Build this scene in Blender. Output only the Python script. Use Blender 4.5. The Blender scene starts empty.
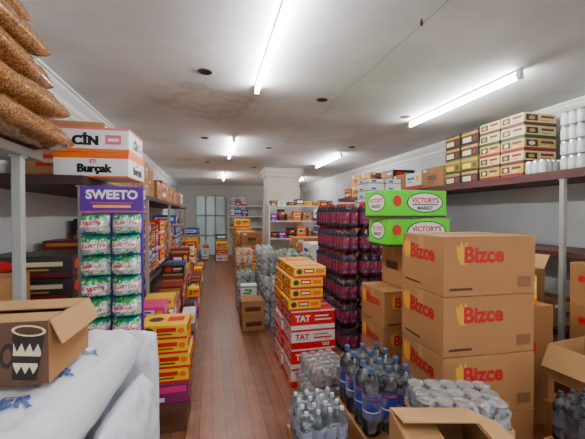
import bpy, bmesh, math, random
from mathutils import Vector, Matrix, noise
random.seed(7)
R = random.Random(11)
scene = bpy.context.scene
COL = scene.collection

# ---------------------------------------------------------------- materials
def lin(h):
    h = h.lstrip('#')
    o = []
    for i in (0, 2, 4):
        c = int(h[i:i+2], 16)/255
        o.append(c/12.92 if c <= .04045 else ((c+.055)/1.055)**2.4)
    return o
_m = {}
def M(name, hexc='#888888', rough=.6, var=.12, scale=8, metal=0, bump=0, emis=0, trans=0):
    if name in _m: return _m[name]
    m = bpy.data.materials.new(name); m.use_nodes = True
    nt = m.node_tree; N = nt.nodes; L = nt.links
    b = N['Principled BSDF']
    c = lin(hexc)
    tc = N.new('ShaderNodeTexCoord'); nz = N.new('ShaderNodeTexNoise')
    nz.inputs['Scale'].default_value = scale; nz.inputs['Detail'].default_value = 4
    L.new(tc.outputs['Object'], nz.inputs['Vector'])
    mx = N.new('ShaderNodeMix'); mx.data_type = 'RGBA'
    mx.inputs[6].default_value = [x*(1-var) for x in c]+[1]
    mx.inputs[7].default_value = [min(1, x*(1+var)) for x in c]+[1]
    L.new(nz.outputs['Fac'], mx.inputs[0]); L.new(mx.outputs[2], b.inputs['Base Color'])
    b.inputs['Roughness'].default_value = rough; b.inputs['Metallic'].default_value = metal
    if bump:
        bp = N.new('ShaderNodeBump'); bp.inputs['Strength'].default_value = bump
        bp.inputs['Distance'].default_value = .02
        L.new(nz.outputs['Fac'], bp.inputs['Height']); L.new(bp.outputs[0], b.inputs['Normal'])
    if emis:
        b.inputs['Emission Color'].default_value = (1, .98, .95, 1)
        b.inputs['Emission Strength'].default_value = emis
    _m[name] = m
    return m
def film(name, fac=.25, col='#e8eef2', flat=False):
    if name in _m: return _m[name]
    m = bpy.data.materials.new(name); m.use_nodes = True
    nt = m.node_tree; N = nt.nodes; L = nt.links
    out = N['Material Output']; b = N['Principled BSDF']
    b.inputs['Base Color'].default_value = lin(col)+[1]; b.inputs['Roughness'].default_value = .15
    tr = N.new('ShaderNodeBsdfTransparent'); mx = N.new('ShaderNodeMixShader')
    nz = N.new('ShaderNodeTexNoise'); nz.inputs['Scale'].default_value = 1 if flat else 16; nz.inputs['Detail'].default_value = 3
    nz.inputs['Distortion'].default_value = 0 if flat else 1.5
    tc = N.new('ShaderNodeTexCoord'); L.new(tc.outputs['Object'], nz.inputs['Vector'])
    bp = N.new('ShaderNodeBump'); bp.inputs['Strength'].default_value = .6; bp.inputs['Distance'].default_value = .02
    L.new(nz.outputs['Fac'], bp.inputs['Height'])
    if not flat: L.new(bp.outputs[0], b.inputs['Normal'])
    rp = N.new('ShaderNodeMapRange'); rp.inputs[1].default_value = .42; rp.inputs[2].default_value = .68
    rp.inputs[3].default_value = fac*(.9 if flat else .35); rp.inputs[4].default_value = min(1, fac*(1.1 if flat else 2.6))
    L.new(nz.outputs['Fac'], rp.inputs[0])
    L.new(rp.outputs[0], mx.inputs[0]); L.new(tr.outputs[0], mx.inputs[1]); L.new(b.outputs[0], mx.inputs[2])
    L.new(mx.outputs[0], out.inputs[0])
    _m[name] = m
    return m
def spots(name, cols, scale=30, rough=.3):
    if name in _m: return _m[name]
    m = bpy.data.materials.new(name); m.use_nodes = True
    nt = m.node_tree; N = nt.nodes; L = nt.links; b = N['Principled BSDF']
    tc = N.new('ShaderNodeTexCoord'); vo = N.new('ShaderNodeTexVoronoi'); vo.inputs['Scale'].default_value = scale
    L.new(tc.outputs['Object'], vo.inputs['Vector'])
    sp = N.new('ShaderNodeSeparateColor'); L.new(vo.outputs['Color'], sp.inputs[0])
    rp = N.new('ShaderNodeValToRGB'); rp.color_ramp.interpolation = 'CONSTANT'
    el = rp.color_ramp.elements
    while len(el) < len(cols): el.new(.5)
    for i, c in enumerate(cols):
        el[i].position = i/len(cols); el[i].color = lin(c)+[1]
    L.new(sp.outputs[0], rp.inputs[0]); L.new(rp.outputs[0], b.inputs['Base Color'])
    b.inputs['Roughness'].default_value = rough
    _m[name] = m
    return m

CARD = M('cardboard', '#a07042', .8, .10, 5)
CARD2 = M('cardboard_pale', '#b98d5c', .8, .12, 5)
CARDD = M('cardboard_inner', '#62422a', .9, .1)
TAPE = M('packing_tape', '#b48c5a', .25, .05)
SEAM = M('carton_seam', '#442a14', .9, .05)
WHITE = M('print_white', '#ecebe8', .5, .03)
RED = M('print_red', '#d01218', .45, .06)
DRED = M('print_dark_red', '#78090f', .5, .08)
YEL = M('print_yellow', '#f4c008', .45, .05)
ORA = M('print_orange', '#f06808', .45, .05)
GRN = M('print_green', '#48b41c', .45, .08)
DGRN = M('print_dark_green', '#0c3c14', .5, .08)
BLK = M('print_black', '#121214', .4, .1)
PUR = M('print_purple', '#55188f', .45, .08)
PNK = M('print_pink', '#d83078', .45, .06)
BLU = M('print_blue', '#1a54b8', .45, .08)
GOLD = M('print_gold', '#b08434', .4, .1)
CREAM = M('print_cream', '#d8caa4', .5, .05)
TEAL = M('print_teal', '#30b0a8', .4, .06)
BRN = M('print_brown', '#4e260f', .5, .1)
COLA = M('cola_liquid', '#0c0507', .08, .2)
CAPR = M('cap_red', '#b0101a', .35, .05)
CAPB = M('cap_grey_blue', '#4a5a80', .35, .05)
LABR = spots('label_red_purple', ['#9c1834', '#521c52', '#b81f3c', '#641f4a', '#98849e', '#84233e'], 38)
LABB = M('label_blue', '#142c90', .35, .3, 30)
SILV = M('lid_silver', '#c8cacc', .28, .05, metal=.85)
STEEL = M('post_grey', '#9b9b95', .5, .1)
BOARD = M('board_dark_wood', '#38201e', .6, .25, 10)
BOARDR = M('board_red_brown', '#4a2424', .6, .2, 10)
FILM2 = film('cloudy_film', .34, '#d4dedb')
FILMP = film('lilac_tinted_film', .10, '#a088aa')
FILMT = film('thin_film', .07)

# ---------------------------------------------------------------- mesh builder
_tx = {}
def text_geo(s):
    if s in _tx: return _tx[s]
    cu = bpy.data.curves.new('t', 'FONT'); cu.body = s; cu.size = 1; cu.offset = .04; cu.resolution_u = 3
    ob = bpy.data.objects.new('t', cu); COL.objects.link(ob)
    bpy.context.view_layer.update()
    dg = bpy.context.evaluated_depsgraph_get()
    me = bpy.data.meshes.new_from_object(ob.evaluated_get(dg))
    vs = [(v.co.x, v.co.y) for v in me.vertices]; fs = [tuple(p.vertices) for p in me.polygons]
    bpy.data.objects.remove(ob); bpy.data.meshes.remove(me); bpy.data.curves.remove(cu)
    x0 = min(v[0] for v in vs); x1 = max(v[0] for v in vs); y0 = min(v[1] for v in vs); y1 = max(v[1] for v in vs)
    vs = [((x-(x0+x1)/2)/(y1-y0), (y-(y0+y1)/2)/(y1-y0)) for x, y in vs]
    _tx[s] = (vs, fs, (x1-x0)/(y1-y0))
    return _tx[s]

class MB:
    def __init__(s): s.v = []; s.f = []; s.m = []; s.sm = []; s.mats = []
    def mi(s, mat):
        if mat not in s.mats: s.mats.append(mat)
        return s.mats.index(mat)
    def add(s, vs, fs, mat, smooth=False):
        o = len(s.v); k = s.mi(mat)
        s.v += [tuple(v) for v in vs]
        for f in fs:
            s.f.append(tuple(i+o for i in f)); s.m.append(k); s.sm.append(smooth)
    def box(s, x0, x1, y0, y1, z0, z1, mat, bev=0, mtx=None):
        if bev:
            bm = bmesh.new(); bmesh.ops.create_cube(bm, size=1)
            for v in bm.verts:
                v.co = Vector(((x0+x1)/2+v.co.x*(x1-x0), (y0+y1)/2+v.co.y*(y1-y0), (z0+z1)/2+v.co.z*(z1-z0)))
            bmesh.ops.bevel(bm, geom=bm.edges[:], offset=bev, segments=2, affect='EDGES', profile=.5)
            vs = [v.co.copy() for v in bm.verts]; bm.verts.index_update()
            fs = [[v.index for v in f.verts] for f in bm.faces]; bm.free()
        else:
            vs = [Vector(p) for p in [(x0,y0,z0),(x1,y0,z0),(x1,y1,z0),(x0,y1,z0),(x0,y0,z1),(x1,y0,z1),(x1,y1,z1),(x0,y1,z1)]]
            fs = [(0,3,2,1),(4,5,6,7),(0,1,5,4),(1,2,6,5),(2,3,7,6),(3,0,4,7)]
        if mtx: vs = [mtx @ v for v in vs]
        s.add(vs, fs, mat)
    def lathe(s, prof, seg=14, cx=0, cy=0, z=0):
        prev = None
        for r, zz, mat in prof:
            if prev is not None:
                r0, z0 = prev
                vs = []; fs = []
                for i in range(seg):
                    a = 2*math.pi*i/seg; vs.append((cx+r0*math.cos(a), cy+r0*math.sin(a), z+z0))
                for i in range(seg):
                    a = 2*math.pi*i/seg; vs.append((cx+r*math.cos(a), cy+r*math.sin(a), z+zz))
                for i in range(seg):
                    j = (i+1) % seg; fs.append((i, j, seg+j, seg+i))
                s.add(vs, fs, mat, True)
            prev = (r, zz)
    def frame(s, o, u, v, n, W, H, ops):
        o, u, v, n = map(Vector, (o, u, v, n)); e = .0008
        for k, op in enumerate(ops):
            off = n*(e*(k+1)*.6+.0003)
            P = lambda a, b: o+u*((a-.5)*W)+v*((b-.5)*H)+off
            if op[0] == 'r':
                _, a0, b0, a1, b1, mat = op
                s.add([P(a0,b0), P(a1,b0), P(a1,b1), P(a0,b1)], [(0,1,2,3)], mat)
            elif op[0] == 'o':
                _, a, b, ru, rv, mat = op
                pts = [P(a+ru*math.cos(t*math.pi/8), b+rv*math.sin(t*math.pi/8)) for t in range(16)]
                s.add(pts, [tuple(range(16))], mat)
            elif op[0] == 't':
                _, txt, a, b, h, mat = op[:6]
                mw = op[6] if len(op) > 6 else .9
                vs, fs, asp = text_geo(txt)
                hh = h*H; sx = min(hh, mw*W/asp)
                c = P(a, b)
                s.add([c+u*(x*sx)+v*(y*hh) for x, y in vs], fs, mat)
            elif op[0] == 'p':
                _, pts, mat = op
                s.add([P(a, b) for a, b in pts], [tuple(range(len(pts)))], mat)
    def prints(s, w, d, h, pr, cx=0, cy=0, z=0):
        fr = {'F': ((cx,cy-d/2,z+h/2),(1,0,0),(0,0,1),(0,-1,0),w,h), 'B': ((cx,cy+d/2,z+h/2),(-1,0,0),(0,0,1),(0,1,0),w,h),
              'L': ((cx-w/2,cy,z+h/2),(0,-1,0),(0,0,1),(-1,0,0),d,h), 'R': ((cx+w/2,cy,z+h/2),(0,1,0),(0,0,1),(1,0,0),d,h),
              'T': ((cx,cy,z+h),(1,0,0),(0,1,0),(0,0,1),w,d)}
        for k, ops in pr.items():
            for ch in k: s.frame(*fr[ch], ops)
    def build(s, name):
        me = bpy.data.meshes.new(name); me.from_pydata(s.v, [], s.f)
        for m in s.mats: me.materials.append(m)
        me.polygons.foreach_set('material_index', s.m); me.polygons.foreach_set('use_smooth', s.sm)
        me.update(); return me

def put(name, me, loc=(0,0,0), rz=0, rx=0, ry=0, parent=None, label=None, cat=None, group=None, kind=None):
    ob = bpy.data.objects.new(name, me); COL.objects.link(ob)
    ob.location = loc; ob.rotation_euler = (math.radians(rx), math.radians(ry), math.radians(rz))
    if parent: ob.parent = parent
    if label: ob['label'] = label
    if cat: ob['category'] = cat
    if group: ob['group'] = group
    if kind: ob['kind'] = kind
    return ob

def carton_mesh(w, d, h, mat=CARD, pr=None, tape=TAPE, bev=.004, name='carton'):
    b = MB(); b.box(-w/2, w/2, -d/2, d/2, 0, h-.002, mat, bev)
    top = [('r', .004, .496, .996, .504, SEAM)]
    if tape: top = [('r', 0, .44, 1, .56, tape), ('r', .0, .497, 1, .503, SEAM)]
    b.prints(w, d, h-.002, {'T': top})
    if tape: b.prints(w, d, h-.002, {'LR': [('r', .43, .72, .57, 1, tape)]})
    if pr: b.prints(w, d, h-.002, pr)
    return b.build(name)

def crease(u, v, seed, wr, fq, side=3):
    a = noise.noise(Vector((u*fq*.5+seed, v*fq*.5, side)))*wr
    r = 1-abs(noise.noise(Vector((u*fq*.9+seed*2, v*fq*.45, side+5))))*3
    return a+max(-.3, r)*wr*.45
def pillow_geo(w, l, t, n=2.6, nu=16, nv=20, wr=.01, seed=0, flat=.7, fq=6, ex=.55):
    def hgt(u, v):
        return max(0, 1-abs(u)**n)**ex*max(0, 1-abs(v)**n)**ex
    vs = []; fs = []
    for side in (1, -1):
        o = len(vs)
        for j in range(nv+1):
            for i in range(nu+1):
                u = math.sin((-1+2*i/nu)*math.pi/2); v = math.sin((-1+2*j/nv)*math.pi/2)
                x = u*w/2*(1-.05*abs(v)**3); y = v*l/2*(1-.04*abs(u)**3)
                p = hgt(u, v)
                nn = crease(u, v, seed, wr, fq, side*3)
                z = side*(t/2*p*(1 if side > 0 else flat)) + nn*min(1, p*2)*(1 if side > 0 else .5)
                vs.append((x, y, z))
        for j in range(nv):
            for i in range(nu):
                a = o+j*(nu+1)+i
                q = (a, a+1, a+nu+2, a+nu+1)
                fs.append(q if side > 0 else q[::-1])
    zm = min(v[2] for v in vs)
    vs = [(x, y, z-zm) for x, y, z in vs]
    return vs, fs, -zm, hgt

# ---------------------------------------------------------------- room
XL, XR, YB, YF, ZC = -1.36, 3.62, -3.0, 13.0, 2.70
def floor_mat():
    m = bpy.data.materials.new('wood_plank_floor'); m.use_nodes = True
    nt = m.node_tree; N = nt.nodes; L = nt.links; b = N['Principled BSDF']
    tc = N.new('ShaderNodeTexCoord'); mp = N.new('ShaderNodeMapping'); mp.inputs['Rotation'].default_value = (0, 0, math.pi/2)
    L.new(tc.outputs['Object'], mp.inputs[0])
    br = N.new('ShaderNodeTexBrick'); br.inputs['Scale'].default_value = 1
    br.inputs['Brick Width'].default_value = 1.9; br.inputs['Row Height'].default_value = .095; br.inputs['Mortar Size'].default_value = .003
    br.inputs['Color1'].default_value = lin('#93583a')+[1]; br.inputs['Color2'].default_value = lin('#704229')+[1]
    br.inputs['Mortar'].default_value = lin('#1e0e08')+[1]
    L.new(mp.outputs[0], br.inputs[0])
    mp2 = N.new('ShaderNodeMapping'); mp2.inputs['Scale'].default_value = (14, 1.6, 1); L.new(tc.outputs['Object'], mp2.inputs[0])
    nz = N.new('ShaderNodeTexNoise'); nz.inputs['Scale'].default_value = 2.5; nz.inputs['Detail'].default_value = 8; L.new(mp2.outputs[0], nz.inputs[0])
    nz2 = N.new('ShaderNodeTexNoise'); nz2.inputs['Scale'].default_value = 3.5; nz2.inputs['Detail'].default_value = 9; nz2.inputs['Roughness'].default_value = .7; L.new(tc.outputs['Object'], nz2.inputs[0])
    mx = N.new('ShaderNodeMix'); mx.data_type = 'RGBA'; mx.blend_type = 'OVERLAY'; mx.inputs[0].default_value = .7
    L.new(br.outputs[0], mx.inputs[6]); L.new(nz.outputs['Fac'], mx.inputs[7])
    rp = N.new('ShaderNodeValToRGB'); rp.color_ramp.elements[0].position = .48; rp.color_ramp.elements[1].position = .7
    rp.color_ramp.elements[1].color = (.65, .65, .65, 1)
    L.new(nz2.outputs['Fac'], rp.inputs[0])
    mx2 = N.new('ShaderNodeMix'); mx2.data_type = 'RGBA'; L.new(rp.outputs[0], mx2.inputs[0]); L.new(mx.outputs[2], mx2.inputs[6])
    mx2.inputs[7].default_value = lin('#957a66')+[1]
    L.new(mx2.outputs[2], b.inputs['Base Color'])
    rr = N.new('ShaderNodeMapRange'); rr.inputs[3].default_value = .22; rr.inputs[4].default_value = .5; L.new(nz2.outputs['Fac'], rr.inputs[0]); L.new(rr.outputs[0], b.inputs['Roughness'])
    return m
b = MB(); b.box(XL-.1, XR+.1, YB, YF+.1, -.08, 0, floor_mat()); put('floor', b.build('floor'), kind='structure')

def ceil_mat():
    m = bpy.data.materials.new('ceiling_paint'); m.use_nodes = True
    nt = m.node_tree; N = nt.nodes; L = nt.links; b = N['Principled BSDF']
    tc = N.new('ShaderNodeTexCoord'); nz = N.new('ShaderNodeTexNoise'); nz.inputs['Scale'].default_value = 1.4; nz.inputs['Detail'].default_value = 7
    L.new(tc.outputs['Object'], nz.inputs[0])
    rp = N.new('ShaderNodeValToRGB'); rp.color_ramp.elements[0].position = .35; rp.color_ramp.elements[1].position = .65
    rp.color_ramp.elements[0].color = lin('#cfd3d5')+[1]; rp.color_ramp.elements[1].color = lin('#eaedf0')+[1]
    L.new(nz.outputs['Fac'], rp.inputs[0])
    vm = N.new('ShaderNodeVectorMath'); vm.operation = 'DISTANCE'; L.new(tc.outputs['Object'], vm.inputs[0]); vm.inputs[1].default_value = (-.03, 3.55, ZC)
    n3 = N.new('ShaderNodeTexNoise'); n3.inputs['Scale'].default_value = 4; n3.inputs['Detail'].default_value = 6; L.new(tc.outputs['Object'], n3.inputs[0])
    ad = N.new('ShaderNodeMath'); ad.operation = 'MULTIPLY_ADD'; ad.inputs[1].default_value = 1.25; L.new(n3.outputs['Fac'], ad.inputs[0]); L.new(vm.outputs['Value'], ad.inputs[2])
    sc = N.new('ShaderNodeMath'); sc.operation = 'MULTIPLY'; sc.inputs[1].default_value = .70; L.new(ad.outputs[0], sc.inputs[0])
    r2 = N.new('ShaderNodeValToRGB'); e = r2.color_ramp.elements
    e[0].position = .46; e[0].color = (.32, .32, .32, 1); e[1].position = .80; e[1].color = (0, 0, 0, 1)
    for p_, c_ in ((.54, .1), (.64, .16), (.70, .42)):
        k = e.new(p_); k.color = (c_, c_, c_, 1)
    L.new(sc.outputs[0], r2.inputs[0])
    mx = N.new('ShaderNodeMix'); mx.data_type = 'RGBA'; L.new(r2.outputs[0], mx.inputs[0]); L.new(rp.outputs[0], mx.inputs[6]); mx.inputs[7].default_value = lin('#b29c7a')+[1]
    L.new(mx.outputs[2], b.inputs['Base Color']); b.inputs['Roughness'].default_value = .8
    return m
b = MB(); b.box(XL-.1, XR+.1, YB, YF+.1, ZC, ZC+.08, ceil_mat()); put('ceiling', b.build('ceiling'), kind='structure')
WALL = M('wall_paint', '#d2d4d4', .8, .08, 2)
WALLR = M('wall_marbled_paint', '#c6cacc', .6, .2, 2.5)
b = MB(); b.box(XL-.1, XL, YB, YF, 0, ZC, WALL); put('wall_left', b.build('wall_left'), kind='structure')
b = MB(); b.box(XR, XR+.1, YB, YF, 0, ZC, WALLR); put('wall_right', b.build('wall_right'), kind='structure')
b = MB()
DX0, DX1 = -.6, .5
WF = M('wall_far_paint', '#bcbcb6', .8, .1, 2)
b.box(XL-.1, DX0, YF, YF+.1, 0, ZC, WF); b.box(DX0, DX1, YF, YF+.1, 2.3, ZC, WF)
b.box(DX1, .7, YF, YF+.1, 0, ZC, WF); b.box(.7, 1.3, YF, YF+.1, 0, 1.0, WF); b.box(.7, 1.3, YF, YF+.1, 2.3, ZC, WF)
b.box(1.3, XR+.1, YF, YF+.1, 0, ZC, WF); put('wall_far', b.build('wall_far'), kind='structure')
b = MB(); b.box(XL-.1, -.9, YB-.1, YB, 0, ZC, WALL); b.box(3.2, XR+.1, YB-.1, YB, 0, ZC, WALL); b.box(-.9, 3.2, YB-.1, YB, 2.4, ZC, WALL)
put('wall_back', b.build('wall_back'), kind='structure')
FRM = M('door_frame_grey', '#8c8a86', .4, .05)
GLASS = film('door_frosted_glass', .82, '#b4c4be', flat=True)
def paned(name, x0, x1, z0, z1, nx, nz):
    b = MB(); t = .028
    for i in range(nx+1):
        x = x0+(x1-x0)*i/nx; b.box(max(x0, x-t), min(x1, x+t), YF+.0, YF+.07, z0, z1, FRM)
    for j in range(nz+1):
        z = z0+(z1-z0)*j/nz; b.box(x0, x1, YF+.002, YF+.068, max(z0, z-t), min(z1, z+t), FRM)
    o = put(name, b.build(name), kind='structure')
    g = MB(); g.box(x0+.01, x1-.01, YF+.04, YF+.046, z0+.01, z1-.01, GLASS); put('glass', g.build('glass'), parent=o)
paned('door_1', DX0, DX1, 0, 2.3, 3, 3)
paned('window_1', .7, 1.3, 1.0, 2.3, 2, 2)
def cornice(name, x, sx):
    b = MB()
    pr = [(0, .20), (.02, .20), (.025, .17), (.05, .14), (.055, .10), (.10, .05), (.11, .02), (.13, .02), (.13, 0)]
    for i in range(len(pr)-1):
        (a0, h0), (a1, h1) = pr[i], pr[i+1]
        q = [(x+sx*a0, YB, ZC-h0), (x+sx*a1, YB, ZC-h1), (x+sx*a1, YF, ZC-h1), (x+sx*a0, YF, ZC-h0)]
        b.add(q, [(0, 1, 2, 3)], M('cornice_plaster', '#e2e3e3', .7, .05))
    put(name, b.build(name), kind='structure')
cornice('trim_1', XL, 1); cornice('trim_2', XR, -1)
b = MB(); PIL = M('pillar_paint', '#d6cfc4', .6, .06)
b.box(1.30, 2.12, 7.95, 8.45, 0, ZC-.001, PIL); b.box(1.26, 2.16, 7.91, 8.49, 2.48, ZC-.002, PIL, .01); b.box(1.22, 2.2, 7.87, 8.53, 2.58, ZC-.003, PIL, .01)
put('wall_pillar', b.build('wall_pillar'), kind='structure')
b = MB(); cr = M('crack_dark', '#746c66', .9); px = 1.22; py = 1.2; pts = []
while py < 5.2:
    pts.append((px, py)); py += .12; px += R.uniform(-.022, .02)
for (x0, y0), (x1, y1) in zip(pts, pts[1:]):
    b.add([(x0-.002, y0, ZC-.001), (x0+.002, y0, ZC-.001), (x1+.002, y1, ZC-.001), (x1-.002, y1, ZC-.001)], [(0, 1, 2, 3)], cr)
put('trim_3', b.build('trim_3'), kind='structure')

# ---------------------------------------------------------------- lamps
TUBE = M('tube_glow', '#ffffff', .4, 0, emis=138)
HOUS = M('lamp_housing', '#e4e4e2', .4, .03)
bt = MB(); bt.lathe([(0, 0, TUBE), (.015, 0, TUBE), (.015, 1.46, TUBE), (0, 1.46, TUBE)], 12); tubeM = bt.build('tube')
bh = MB(); bh.box(-.02, .02, -.76, .76, -.018, 0, HOUS, .004); housM = bh.build('housing')
be = MB(); be.box(-.02, .02, -.018, .018, -.078, -.018, HOUS, .003); capM = be.build('end_cap')
def lamp(x, y0):
    e = put('fluorescent_lamp', None, (x, y0+.76, ZC), label='white fluorescent batten lamp glowing on the ceiling', cat='lamp', group='fluorescent lamps on the ceiling')
    put('housing', housM, parent=e)
    put('lamp_tube', tubeM, (0, .73, -.06), rx=90, parent=e)
    put('end_cap', capM, (0, -.742, 0), parent=e); put('end_cap', capM, (0, .742, 0), parent=e)
for x, y in [(.39, 1.44), (2.36, 2.1), (.32, 4.95), (2.32, 5.7), (.35, 9.0), (.39, -1.3), (2.36, -1.1), (2.7, 9.6)]: lamp(x, y)  # the pair behind the camera is unseen, added to light the foreground
bs = MB(); DK = M('socket_black', '#161414', .5); RIM = M('socket_rim', '#3a3634', .5)
bs.lathe([(0, -.004, DK), (.045, -.004, DK), (.048, -.008, RIM), (.056, -.006, RIM), (.058, 0, RIM)], 20); spM = bs.build('spot')
for x, y in [(-.05, 2.75), (1.07, 3.14), (2.2, 3.46), (-.1, 5.1), (.95, 5.6), (2.3, 5.2), (1.0, 8.0), (-.1, 7.4)]:
    put('ceiling_downlight', spM, (x, y, ZC), label='small black round recessed downlight in the ceiling', cat='light', group='ceiling downlights')
b = MB(); b.lathe([(0, -.035, DK), (.008, -.035, DK), (.01, -.02, DK), (.005, -.01, DK), (.005, 0, DK)], 10)
put('ceiling_hook', b.build('hook'), (1.2, 1.72, ZC), label='small dark hook screwed into the cracked ceiling', cat='hook')

# ---------------------------------------------------------------- shelves: boards and posts
def shelf(x0, x1, y0, y1, z, th, mat, label, name='wall_shelf_board', group='wall shelf boards'):
    cx, cy = (x0+x1)/2, (y0+y1)/2
    b = MB(); b.box(x0-cx, x1-cx, y0-cy, y1-cy, -th, 0, mat, .004)
    b.box(x0-cx, x1-cx-.002, y0-cy-.001, y1-cy+.001, -th*.45, -th*.4, mat)
    put(name, b.build('board'), (cx, cy, z), label=label, cat='shelf', group=group)
def posts(x, ys, h, group):
    b = MB(); b.box(-.02, .02, -.02, .02, 0, h, STEEL, .004); b.box(-.028, .028, -.028, .028, 0, .008, STEEL); b.box(-.026, .026, -.026, .026, h-.01, h, STEEL)
    me = b.build('post')
    for y in ys: put('shelf_post', me, (x, y, 0), label='grey square metal post carrying a wall shelf', cat='post', group=group)
shelf(XL+.005, -.72, 2.14, 10.0, 1.78, .055, BOARD, 'long dark wooden wall shelf board loaded with cartons')
shelf(XL+.005, -.78, 2.14, 10.0, .78, .055, BOARD, 'long dark wooden lower shelf board loaded with cartons')
posts(-.748, [2.2, 4.2, 6.3, 8.4, 9.9], 1.725, 'posts of the dark wall shelf')
shelf(XL+.005, -.84, .35, 1.95, 1.87, .045, M('board_pale', '#8a857c', .6, .15), 'pale wall shelf board under bags of grain')
shelf(XL+.005, -.90, 1.80, 2.11, .92, .045, M('board_pale'), 'short pale lower shelf board under a carton')
posts(-.868, [1.78], 1.825, 'posts of the pale wall shelf')
shelf(3.0, XR-.005, 1.0, 7.6, 1.95, .08, BOARDR, 'long reddish-brown wall shelf board carrying carton stacks')
shelf(3.06, XR-.005, 1.0, 7.6, 1.22, .05, BOARDR, 'reddish-brown middle shelf board with goods')
shelf(3.06, XR-.005, 1.0, 7.6, .5, .05, BOARDR, 'reddish-brown lower shelf board with cartons')
posts(3.03, [1.1, 2.28, 4.4, 6.6], 1.87, 'posts of the reddish-brown wall shelf')

# ---------------------------------------------------------------- generic goods
MG = M('print_grey_text', '#6c6a68', .5)
TYPES = {
 'brown': (CARD, {'FLRB': [('r', .3, .35, .7, .6, BRN), ('r', .08, .8, .25, .93, WHITE), ('r', .3, .22, .6, .27, BRN)]}, 'plain brown carton with dark patch'),
 'brownred': (CARD2, {'FLRB': [('r', .2, .45, .8, .8, RED), ('r', .25, .12, .75, .25, RED), ('r', .28, .56, .72, .68, CREAM)]}, 'pale carton with red printing'),
 'red': (RED, {'FLRB': [('r', 0, .05, 1, .24, WHITE), ('p', [(.1, .4), (.5, .3), (.9, .45), (.85, .85), (.4, .9), (.12, .75)], YEL), ('r', .26, .52, .74, .7, DRED), ('r', .1, .1, .4, .18, MG)]}, 'red carton with yellow emblem'),
 'dark': (BLK, {'FLRB': [('r', .05, .1, .95, .26, GOLD), ('o', .3, .62, .16, .22, RED), ('r', .52, .6, .9, .74, CREAM), ('r', .52, .46, .8, .52, GOLD)]}, 'black carton with gold band'),
 'choc': (M('choc_carton', '#2c2220', .4), {'FLRB': [('r', .04, .08, .96, .24, DRED), ('o', .24, .6, .15, .24, RED), ('r', .45, .55, .9, .75, CREAM), ('r', .45, .36, .75, .44, GOLD)]}, 'black chocolate carton with red oval'),
 'darkred': (DRED, {'FLRB': [('r', .05, .68, .95, .85, GOLD), ('r', .15, .2, .6, .4, WHITE), ('o', .8, .35, .1, .18, YEL)]}, 'dark red carton with gold band'),
 'white': (WHITE, {'FLRB': [('r', 0, 0, 1, .22, RED), ('r', .12, .58, .6, .75, BLU), ('r', .12, .42, .45, .48, MG), ('o', .8, .62, .11, .22, YEL)]}, 'white carton with red band'),
 'pale': (WHITE, {'FLRB': [('r', 0, .8, 1, .92, TEAL), ('p', [(.15, .2), (.6, .15), (.75, .6), (.3, .68)], GRN), ('r', .25, .35, .55, .48, WHITE)]}, 'white carton with teal band'),
 'purple': (PUR, {'FLRB': [('p', [(.08, .5), (.5, .42), (.92, .55), (.88, .85), (.12, .82)], PNK), ('r', .2, .58, .8, .72, WHITE), ('r', .2, .15, .6, .25, WHITE)]}, 'purple carton with pink panel'),
 'yellow': (YEL, {'FLRB': [('r', 0, 0, 1, .16, RED), ('o', .26, .56, .16, .26, BRN), ('r', .48, .55, .92, .78, RED), ('r', .48, .36, .8, .44, BRN), ('o', .26, .56, .08, .13, ORA)]}, 'yellow carton with round print'),
 'blue': (BLU, {'FLRB': [('r', .1, .5, .9, .8, WHITE), ('r', .18, .58, .7, .7, RED), ('r', 0, .1, 1, .22, YEL)]}, 'blue carton with white panel'),
 'pink': (PNK, {'FLRB': [('r', .1, .5, .7, .8, WHITE), ('r', .16, .58, .6, .7, PUR), ('r', 0, 0, 1, .15, PUR), ('o', .84, .5, .1, .24, YEL)]}, 'pink carton with white panel'),
 'green': (DGRN, {'FLRB': [('r', .1, .45, .9, .8, WHITE), ('r', 0, .1, 1, .2, YEL)]}, 'green carton with white panel'),
 'orange': (ORA, {'FLRB': [('r', .1, .4, .9, .8, CREAM), ('r', .2, .52, .62, .68, BRN), ('o', .78, .6, .09, .15, RED)]}, 'orange carton with cream panel'),
}
COLUMNS = []
def fill(x0, x1, y0, y1, z0, zmax, types, where, group, hr=(.13, .24), wr=(.26, .4), zvar=.2, gap=.012, inset=.0, mixed=False, jit=.7, tag=None):
    y = y0
    while True:
        dy = R.uniform(*wr)
        if y+dy > y1: break
        top = zmax-R.uniform(0, zvar); col = []; z = z0; first = True
        w0 = (x1-x0)-.02; me = None
        while True:
            if me is None or mixed:
                t = R.choice(types); mat, pr, lab = TYPES[t]; h = R.uniform(*hr)
                w = w0-R.uniform(0, inset)
                me = carton_mesh(w, dy-gap-.01, h, mat, pr, TAPE if t.startswith('brown') else None)
            if z+h > top and not first: break
            first = False
            col.append(put('carton', me, ((x0+x1)/2+R.uniform(-.005, .005), y+dy/2, z), rz=R.uniform(-jit, jit),
                label=lab+' '+where, cat='carton', group=group))
            z += h
        COLUMNS.append((tag, y, col))
        y += dy
fill(-1.3, -.74, 2.62, 5.0, 1.78, 2.38, ['brown', 'brown', 'red', 'darkred', 'brownred'], 'on the dark wall shelf', 'cartons on the top wall shelf', hr=(.15, .24), mixed=True)
fill(-1.3, -.74, 5.0, 9.9, 1.78, 2.3, ['brown', 'darkred', 'brown', 'brownred', 'dark', 'white'], 'on the dark wall shelf', 'cartons on the top wall shelf', hr=(.24, .32), wr=(.45, .6))
fill(-1.3, -.80, 2.2, 2.95, .78, 1.40, ['choc'], 'on the lower wall shelf', 'cartons on the lower wall shelf', hr=(.12, .14), wr=(.32, .37), zvar=.03)
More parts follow.
